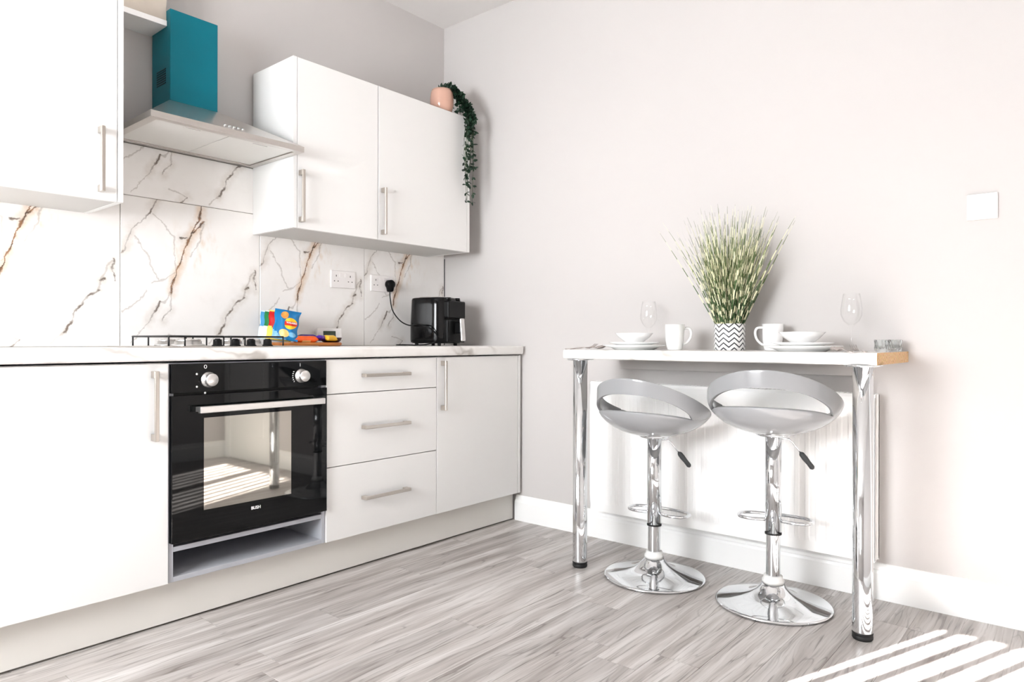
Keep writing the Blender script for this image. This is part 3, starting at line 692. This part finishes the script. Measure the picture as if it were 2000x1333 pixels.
# ------------------------------------------------------------------ trailing plant on the wall cabinet
random.seed(11)
tp = thing('trailing_plant', 'artificial trailing plant in a blush pot on top of the wall cabinet', 'potted plant', (-.272, -.262, ZT+.0006))
MB().lathe([(0,0),(.040,0),(.052,.012),(.061,.045),(.062,.075),(.058,.110),(.053,.124),(.050,.124),(.054,.110),(.055,.10)], 36, caps=False).build('pot', M_pink, tp)
MB().lathe([(0,.112),(.050,.112)], 24, caps=False).build('soil', M_soil, tp, fix=False)
stems = MB(); leaves = MB()
def leaf(pos, d, L, wd):
    d = d.normalized(); s_ = d.cross(Vector((random.uniform(-1,1), random.uniform(-1,1), random.uniform(-1,1)))).normalized(); nn_ = d.cross(s_)
    P = [pos, pos+d*L*.35+s_*wd+nn_*wd*.25, pos+d*L*.75+s_*wd*.7+nn_*wd*.2, pos+d*L, pos+d*L*.75-s_*wd*.7+nn_*wd*.2, pos+d*L*.35-s_*wd+nn_*wd*.25, pos+d*L*.4, pos+d*L*.75]
    leaves.add(P, [(0,1,6),(1,2,7,6),(2,3,7),(7,3,4),(6,7,4,5),(0,6,5)], False)
vn = 17
for i in range(vn):
    sx = random.uniform(-.02, .03); sy = random.uniform(-.035, .01)
    ex = random.uniform(.050, .120); ey = random.uniform(-.128, -.098); low = -random.choice([.10, .14, .18, .3, .36, .42, .46])
    if low < -.25: ex = random.uniform(.062, .105)
    pts = [(sx, sy, .11), (.034+random.uniform(-.012,.02), -.028+random.uniform(-.02,.02), .135+random.uniform(-.008,.02)), (.062+random.uniform(-.012,.02), -.066+random.uniform(-.012,.006), .080), (.35*ex+.055, ey, .01), (ex+random.uniform(-.012,.012), ey-.004, low*.45), (ex+random.uniform(-.02,.01), ey-.002, low)]
    sp = spline(pts, 6); stems.tube(sp, .0012, 5)
    acc = 0
    for a, b_ in zip(sp, sp[1:]):
        seg = (b_-a).length; acc += seg
        zz = b_.z
        gap = .011 if zz > -.1 else (.020 if not -.2 < zz < -.1 else .028)
        while acc > gap:
            acc -= gap
            for q in range(2 if zz > -.05 else 1):
                d_ = Vector((random.uniform(-1,1), random.uniform(-1,.3), random.uniform(-.9,.5)))
                pp = Vector(b_); L_ = random.uniform(.020, .032)
                if pp.y > -.086 and pp.z < .03: continue
                if pp.y < -.07: d_.y = -abs(d_.y)*.6
                leaf(pp, d_, L_, L_*.28)
for i in range(70): leaf(Vector((random.uniform(.045,.10), random.uniform(-.085,-.03), random.uniform(.02,.125))), Vector((random.uniform(-1,1), random.uniform(-1,.2), random.uniform(-.8,.6))), random.uniform(.020,.030), .007)
for i in range(34):
    a = random.uniform(0, 2*PI); leaf(Vector((.015+.03*math.cos(a), -.01+.03*math.sin(a), .12+random.uniform(0,.02))), Vector((math.cos(a)*.5+.3, math.sin(a)*.5-.2, random.uniform(.4,1.2))), random.uniform(.022,.034), .006)
so = stems.build('stems', M_stem, tp); so['kind'] = 'stuff'
lo = leaves.build('foliage', M_vine, tp, fix=False); lo['kind'] = 'stuff'

# ------------------------------------------------------------------ breakfast bar
ZTT = .904; XT, YA, YB = -.469, -1.186, -2.3615
bb = thing('breakfast_bar', 'white marble effect breakfast bar on two chrome legs along the right wall', 'table')
tt = MB(); prof = [(-.0006,.866),(XT+.006,.866),(XT+.0015,.8695),(XT,.876),(XT,.894),(XT+.0015,.9005),(XT+.006,.904),(-.0006,.904)]
n = len(prof); tt.grid([[(x, y, z) for x, z in prof] for y in (YA, YB+.0006)], True, False); tt.f += [tuple(range(n)), tuple(range(2*n-1, n-1, -1))]; tt.sm += [False]*2
tt.build('table_top', M_marble, bb)
ce = MB(); ce.grid([[(x, y, z) for x, z in prof] for y in (YB+.0005, YB-.0004)], True, False); ce.f += [tuple(range(n)), tuple(range(2*n-1, n-1, -1))]; ce.sm += [False]*2
e_ = ce.build('raw_edge', M_chip, bb); e_['label'] = 'bare tan chipboard edge'
B(-.034, -.0006, YA-.006, -2.24, .812, .8655).build('wall_batten', M_wall, bb, .001)
for yy in (-1.2376, -2.3115):
    lg = MB().lathe([(0,.022),(.0298,.022),(.030,.026),(.030,.858),(0,.858)], 48, caps=False).build('leg', M_chrome, bb, loc=(-.419, yy, 0))
    MB().lathe([(0,0),(.028,0),(.0305,.004),(.0305,.012),(.0285,.0135),(.0285,.016),(.0305,.0175),(.0305,.022),(0,.022)], 32, caps=False).build('foot', M_rubber, lg)
    MB().lathe([(0,.858),(.034,.858),(.056,.8615),(.056,.8658),(0,.8658)], 36, caps=False).build('flange', M_chrome, lg)

# ------------------------------------------------------------------ radiator
rd = thing('radiator', 'white fluted panel radiator on the wall under the breakfast bar', 'radiator')
ra, rb, rz0, rz1, rx = -2.278, -1.078, .155, .752, -.104
pn = MB(); pitch = .0375; nf = int((rb-ra)/pitch); rows = {}
ys = []; 
for i in range(nf):
    y_ = ra+.0+i*(rb-ra)/nf; pp_ = (rb-ra)/nf
    ys += [(y_, 0), (y_+pp_*.30, 0), (y_+pp_*.42, 1), (y_+pp_*.88, 1)]
ys.append((rb, 0))
zs = [(rz0, 0), (rz0+.035, 0), (rz0+.055, 1), (rz1-.085, 1), (rz1-.060, 0), (rz1-.012, 0), (rz1-.003, -.8), (rz1, -2.0)]
pn.grid([[(rx+ (.002*a*b_ if b_ > 0 else -.0045*b_), y_, z_) for y_, a in ys] for z_, b_ in zs], smooth=False)
pn.build('front_panel', M_radiator, rd, fix=False)
B(rx+.014, rx+.018, ra, rb, rz0, rz1-.004).build('inner_panel', M_radiator, rd)
B(-.052, -.042, ra, rb, rz0, rz1-.004).build('rear_panel', M_radiator, rd)
for yy in (ra, rb-.002): B(rx, -.042, yy, yy+.002, rz0+.005, rz1-.002).build('side_panel', M_radiator, rd)
gr = MB(); ng = 74
for i in range(ng): y_ = ra+.012+i*(rb-ra-.024)/(ng-1); gr.box(rx+.012, -.052, y_-.0022, y_+.0022, rz1-.0035, rz1-.0005)
gr.box(rx+.004, rx+.012, ra+.002, rb-.002, rz1-.004, rz1); gr.box(-.052, -.043, ra+.002, rb-.002, rz1-.004, rz1)
gr.build('top_grille', M_radiator, rd)
for yy in (ra+.2, rb-.2): B(-.042, -.0006, yy-.015, yy+.015, rz0+.06, rz1-.06).build('wall_bracket', M_gloss_white, rd)
for yy in (ra+.03,): MB().tube([(-.072, yy, .001), (-.072, yy, rz0+.02)], .0075, 12).build('pipe', M_gloss_white, rd)

# ------------------------------------------------------------------ bar stools
def make_stool(name, label, loc, az, lift, lever_az):
    st = thing(name, label, 'bar stool', loc, az, 'grey bar stools at the breakfast bar')
    MB().lathe([(0,.001),(.193,.001),(.1975,.004),(.1975,.008),(.190,.0115),(.150,.0165),(.110,.026),(.080,.0375),(.058,.052),(.043,.068),(.036,.078),(0,.078)], 72, caps=False).build('base', M_chrome, st)
    MB().lathe([(0,.078),(.038,.078),(.038,.088),(.033,.094),(.032,.104),(0,.104)], 36, caps=False).build('collar', M_clearpl, st)
    zb_ = .209+lift; zs_ = .560+lift
    MB().lathe([(.0243,.10),(.0243,zb_+.01)], 36, caps=False).build('lower_tube', M_chrome, st)
    MB().lathe([(.0245,zb_),(.0278,zb_),(.0278,zs_+.002),(0,zs_+.002)], 36, caps=False).build('column', M_chrome, st)
    MB().lathe([(.0285,zb_-.003),(.0285,zb_+.004)], 36, caps=False).build('column_ring', M_rubber, st)
    # foot ring (local +x is the foot side)
    zf = .255+lift
    fr = [(.0,.026),(-.012,.075),(.0,.112),(.030,.126),(.065,.118),(.088,.075),(.094,0),(.088,-.075),(.065,-.118),(.030,-.126),(.0,-.112),(-.012,-.075),(.0,-.026)]
    MB().tube(spline([(x, y, zf) for x, y in fr], 6), .0062, 10).build('footrest', M_chrome, st)
    # shell: bowl cut by a tilted plane, with a slot under the back rest band
    R, hm = .229, .130; NA = 112
    def hr(r): return hm*(1-math.sqrt(max(0, 1-(r/R)**2)))
    def rh(h): return R*math.sqrt(max(0, 1-((hm-h)/hm)**2)) if h < hm else R-.02*(h-hm)
    seat = MB(); rows = []; NR = 16
    edgeE, edgeU, rimH = [], [], []
    for i in range(NA):
        a = 2*PI*i/NA; ca = -math.cos(a)              # 1 at the back (-x)
        Hh = .132+.108*ca-.010*(1-ca*ca)
        Hh = max(Hh, .030)
        b_ = math.acos(max(-1, min(1, ca)))            # angle from the back
        bs = math.radians(68)
        if b_ < bs:
            q = (1-(b_/bs)**2.2); E = .084+.030*q; Uu = E+.066*q**.75; Uu = min(Uu, Hh-.030); E = min(E, Uu)
        else: E = Uu = min(.084, Hh)
        E = min(E, Hh); edgeE.append(E); edgeU.append(Uu); rimH.append(Hh)
    def P(i, h, off=0):
        a = 2*PI*i/NA; r = rh(h)+off; return (r*math.cos(a), r*math.sin(a), zs_+h)
    for j in range(NR+1):
        t_ = (j/NR)**.75
        row = []
        for i in range(NA):
            r_ = rh(edgeE[i])*t_; a = 2*PI*i/NA; row.append((r_*math.cos(a), r_*math.sin(a), zs_+hr(r_)))
        rows.append(row)
    seat.grid(rows, True); so_ = seat.build('seat', M_abs, st, fix=False)
    band = MB(); idx = [i for i in range(NA) if rimH[i]-edgeU[i] > .0015]
    # contiguous run around the back
    start = NA//2
    while (start-1) % NA in idx and start > -NA: start -= 1
    run = []; i = start
    while i % NA in idx and len(run) < NA: run.append(i % NA); i += 1
    rows = []
    for k in range(9): rows.append([P(i, edgeU[i]+(rimH[i]-edgeU[i])*k/8) for i in run])
    band.grid(rows); bo_ = band.build('backrest', M_abs, st, fix=False)
    for o_, off in ((so_, -1), (bo_, -1)):
        bm = bmesh.new(); bm.from_mesh(o_.data); bmesh.ops.remove_doubles(bm, verts=bm.verts[:], dist=1e-5); bmesh.ops.recalc_face_normals(bm, faces=bm.faces[:])
        f0 = max(bm.faces, key=lambda f: f.calc_center_median().xy.length); cm = f0.calc_center_median()
        if f0.normal.xy.dot(cm.xy) < 0: bmesh.ops.reverse_faces(bm, faces=bm.faces[:])
        bm.to_mesh(o_.data); bm.free()
        md = o_.modifiers.new('thickness', 'SOLIDIFY'); md.thickness = .011; md.offset = -1
        bv = o_.modifiers.new('round', 'BEVEL'); bv.width = .003; bv.segments = 2; bv.limit_method = 'ANGLE'; bv.angle_limit = .9
    MB().lathe([(.0,-.0035),(.055,-.0035),(.060,.0),(.06,.004)], 32, caps=False, c=(0,0,zs_)).build('seat_plate', M_chrome, st)
    dx, dy = math.cos(lever_az-az), math.sin(lever_az-az)
    lv = MB().tube([(dx*r_, dy*r_, zs_+z_) for r_, z_ in ((.02,-.012),(.055,-.014),(.068,-.026),(.108,-.078))], .0035, 8).build('height_lever', M_chrome, st)
    MB().tube([(dx*r_, dy*r_, zs_+z_) for r_, z_ in ((.097,-.064),(.101,-.069),(.112,-.083),(.124,-.098),(.138,-.116),(.142,-.121))], [.006,.0095,.0105,.009,.0095,.005], 12).build('lever_grip', M_grip, lv)
    return st
make_stool('bar_stool', 'grey plastic bar stool on a chrome base, nearer the kitchen units', (-.332, -1.534, 0), math.radians(0), 0, math.radians(-50))
make_stool('bar_stool', 'slightly taller grey plastic bar stool, nearer the light switch end', (-.312, -1.995, 0), math.radians(10), .045, math.radians(-50))

# ------------------------------------------------------------------ table ware
ZS = ZTT+.0003
def plate(name, label, cat, loc, R, h, group, deep=0):
    if deep: prof = [(0,0),(R*.42,0),(R*.46,.003),(R*.78,h*.55),(R,h),(R-.003,h+.001),(R*.75,h*.62),(R*.42,.006),(0,.005)]
    else: prof = [(0,0),(R*.60,0),(R*.63,.002),(R*.72,h*.45),(R,h),(R-.001,h+.002),(R*.70,h*.45+.004),(R*.60,.005),(0,.005)]
    return tag(MB().lathe(prof, 56, caps=False).build(name, M_ceramic, loc=loc), label, cat, group)
for (px, py, side, gl) in ((-.285, -1.415, 'left', 0), (-.255, -2.075, 'right', 1)):
    near = 'by the mug nearer the kitchen units' if side == 'left' else 'by the mug nearer the raw table end'
    plate('dinner_plate', 'white dinner plate lowest of the stack '+near, 'plate', (px, py, ZS), .133, .018, 'white dinner plates')
    plate('side_plate', 'white side plate midway in the stack '+near, 'plate', (px, py, ZS+.0145), .104, .015, 'white side plates')
    plate('bowl', 'white bowl on top of the plates '+near, 'bowl', (px, py, ZS+.026), .078, .042, 'white bowls', 1)
def mug(label, loc, rz, R, h):
    m = thing('mug', label, 'mug', loc, rz, 'white mugs on the breakfast bar')
    MB().lathe([(0,0),(R*.70,0),(R*.76,.003),(R*.84,.015),(R*.94,.040),(R,h),(R-.0035,h+.0005),(R*.90,.04),(R*.78,.012),(0,.007)], 40, caps=False).build('mug_body', M_ceramic, m)
    MB().tube(spline([(R*.93,0,h*.86),(R+.020,0,h*.84),(R+.028,0,h*.68),(R+.023,0,h*.45),(R+.008,0,h*.27),(R*.85,0,h*.2)], 6), .0048, 10).build('mug_handle', M_ceramic, m)
    return m
mug('white mug with its handle on the right, left of the chevron pot', (-.235, -1.572, ZS), math.radians(-50), .039, .103)
mug('white mug with its handle on the left, right of the chevron pot', (-.090, -1.914, ZS), math.radians(130), .040, .103)
def wine_glass(label, loc):
    pr = [(0,.0005),(.034,.0005),(.034,.002),(.010,.005),(.0042,.012),(.0036,.05),(.0040,.085),(.009,.092),(.026,.108),(.0355,.130),(.0365,.150),(.0315,.185),(.0275,.208),(.0268,.2085),(.0305,.185),(.0352,.150),(.0342,.131),(.025,.110),(.008,.0955),(0,.0945)]
    return tag(MB().lathe(pr, 40, caps=False).build('wine_glass', M_glass, loc=loc), label, 'wine glass', 'wine glasses on the breakfast bar')
wine_glass('clear wine glass behind the plates nearer the kitchen units', (-.115, -1.389, ZS))
wine_glass('clear wine glass behind the cutlery near the raw table end', (-.105, -2.200, ZS))
def cut_glass(label, loc):
    n_ = 20; rows = []
    for z, r in ((0, .012), (0, .019), (.004, .0205), (.012, .0215), (.024, .0205), (.034, .022), (.041, .0225), (.0415, .020), (.030, .018), (.012, .0165), (.010, .008)):
        rows.append([((r+(.0012 if i % 2 else -.0008)*(.003 < z < .036))*math.cos(2*PI*i/n_), (r+(.0012 if i % 2 else -.0008)*(.003 < z < .036))*math.sin(2*PI*i/n_), z) for i in range(n_)])
    m_ = MB().grid(rows, True, False); m_.f += [tuple(range(n_-1, -1, -1)), tuple(range(10*n_, 11*n_))]; m_.sm += [False]*2
    return tag(m_.build('cut_glass', M_cut, loc=loc), label, 'glass', 'small cut glasses at the table end')
cut_glass('small cut glass at the table end, left one of the pair', (-.120, -2.300, ZS)); cut_glass('small cut glass at the table end, right one of the pair', (-.075, -2.334, ZS))
def spoon(label, loc, rz):
    s = thing('spoon', label, 'spoon', loc, rz, 'spoons on the breakfast bar')
    sp = MB(); rows = []
    for i in range(11):
        t_ = i/10; x = .058*t_; wd = .0205*math.sin(PI*min(1, t_*.93+.07))**.7
        rows.append([(x, wd*k/4, .0035+.016*math.sin(t_*PI/2)*.75-.010*(1-(k/4)**2)*math.sin(PI*t_)+.003) for k in range(-4, 5)])
    sp.grid(rows); b_ = sp.build('spoon_bowl', M_silver, s, fix=False); md = b_.modifiers.new('t', 'SOLIDIFY'); md.thickness = .0012; md.offset = 1
    MB().tube([(.002,0,.0068),(-.02,0,.010),(-.05,0,.0085),(-.09,0,.004),(-.125,0,.003)], [.0035,.003,.003,.0045,.006], 8, flat=.35).build('spoon_handle', M_silver, s)
    return s
def fork(label, loc, rz):
    s = thing('fork', label, 'fork', loc, rz, 'forks on the breakfast bar')
    for k in range(4):
        y = (k-1.5)*.0062
        MB().tube([(.012,y*.7,.0075),(.022,y,.008),(.045,y,.014),(.062,y,.024)], [.0019,.0018,.0016,.0009], 6).build('tine', M_silver, s)
    MB().tube([(.015,0,.0072),(.004,0,.0072),(-.01,0,.0085),(-.05,0,.0085),(-.09,0,.004),(-.12,0,.003)], [.0115,.0095,.0035,.003,.0045,.006], 8, flat=.3).build('fork_handle', M_silver, s)
    return s
spoon('steel spoon lying beside the plates at the raw table end', (-.395, -2.235, ZS), math.radians(30))
fork('steel fork lying beside the spoon at the raw table end', (-.355, -2.278, ZS), math.radians(25))
spoon('steel spoon lying at the table end nearer the kitchen units', (-.34, -1.262, ZS), math.radians(-25))
fork('steel fork lying at the table end nearer the kitchen units', (-.37, -1.235, ZS), math.radians(-10))

# potted zebra grass
random.seed(23)
gp_ = thing('potted_grass', 'tall variegated grass in a black and white chevron pot on the breakfast bar', 'potted plant', (-.155, -1.768, ZS))
MB().lathe([(0,0),(.0575,0),(.0585,.001),(.0585,.1035),(.0575,.1045),(.0545,.1045),(.0545,.088),(0,.088)], 64, caps=False).build('pot', M_chev, gp_)
gv, gf, guv = [], [], []
def blade(base, tip, bend, wd, bid):
    o = len(gv); N = 8; d = tip-base; s_ = d.cross(Vector((random.uniform(-1,1), random.uniform(-1,1), .1))).normalized()
    for i in range(N+1):
        t_ = i/N; c_ = base+d*t_+Vector((d.x, d.y, 0))*bend*(t_*t_-t_); w_ = wd*(1-t_**2.2)*.5+.0003
        gv.append(c_-s_*w_); gv.append(c_+s_*w_)
        if i < N: gf.append((o+2*i, o+2*i+1, o+2*i+3, o+2*i+2))
    for i in range(N): guv.extend([(bid, i/N), (bid, i/N), (bid, (i+1)/N), (bid, (i+1)/N)])
for i in range(760):
    a = random.uniform(0, 2*PI); rr = .048*math.sqrt(random.random()); L_ = random.uniform(.22, .485)
    if random.random() < .3: L_ *= .72
    spread = (rr/.048)**1.1*random.uniform(.12, .50)+random.uniform(0, .05)
    aa = a+random.gauss(0, .35)
    tip = Vector((math.cos(aa)*L_*math.sin(spread), math.sin(aa)*L_*math.sin(spread), L_*math.cos(spread)))
    base = Vector((rr*math.cos(a), rr*math.sin(a), .088)); t_ = base+tip
    t_.x = min(t_.x, .142)
    blade(base, t_, random.uniform(.0, .5), random.uniform(.0030, .0050), random.random())
me = bpy.data.meshes.new('grass_blades'); me.from_pydata([tuple(v) for v in gv], [], gf); ul = me.uv_layers.new(name='UVMap')
for i, uv in enumerate(guv): ul.data[i].uv = uv
go_ = ob('grass_blades', me, M_grass, gp_); go_['kind'] = 'stuff'
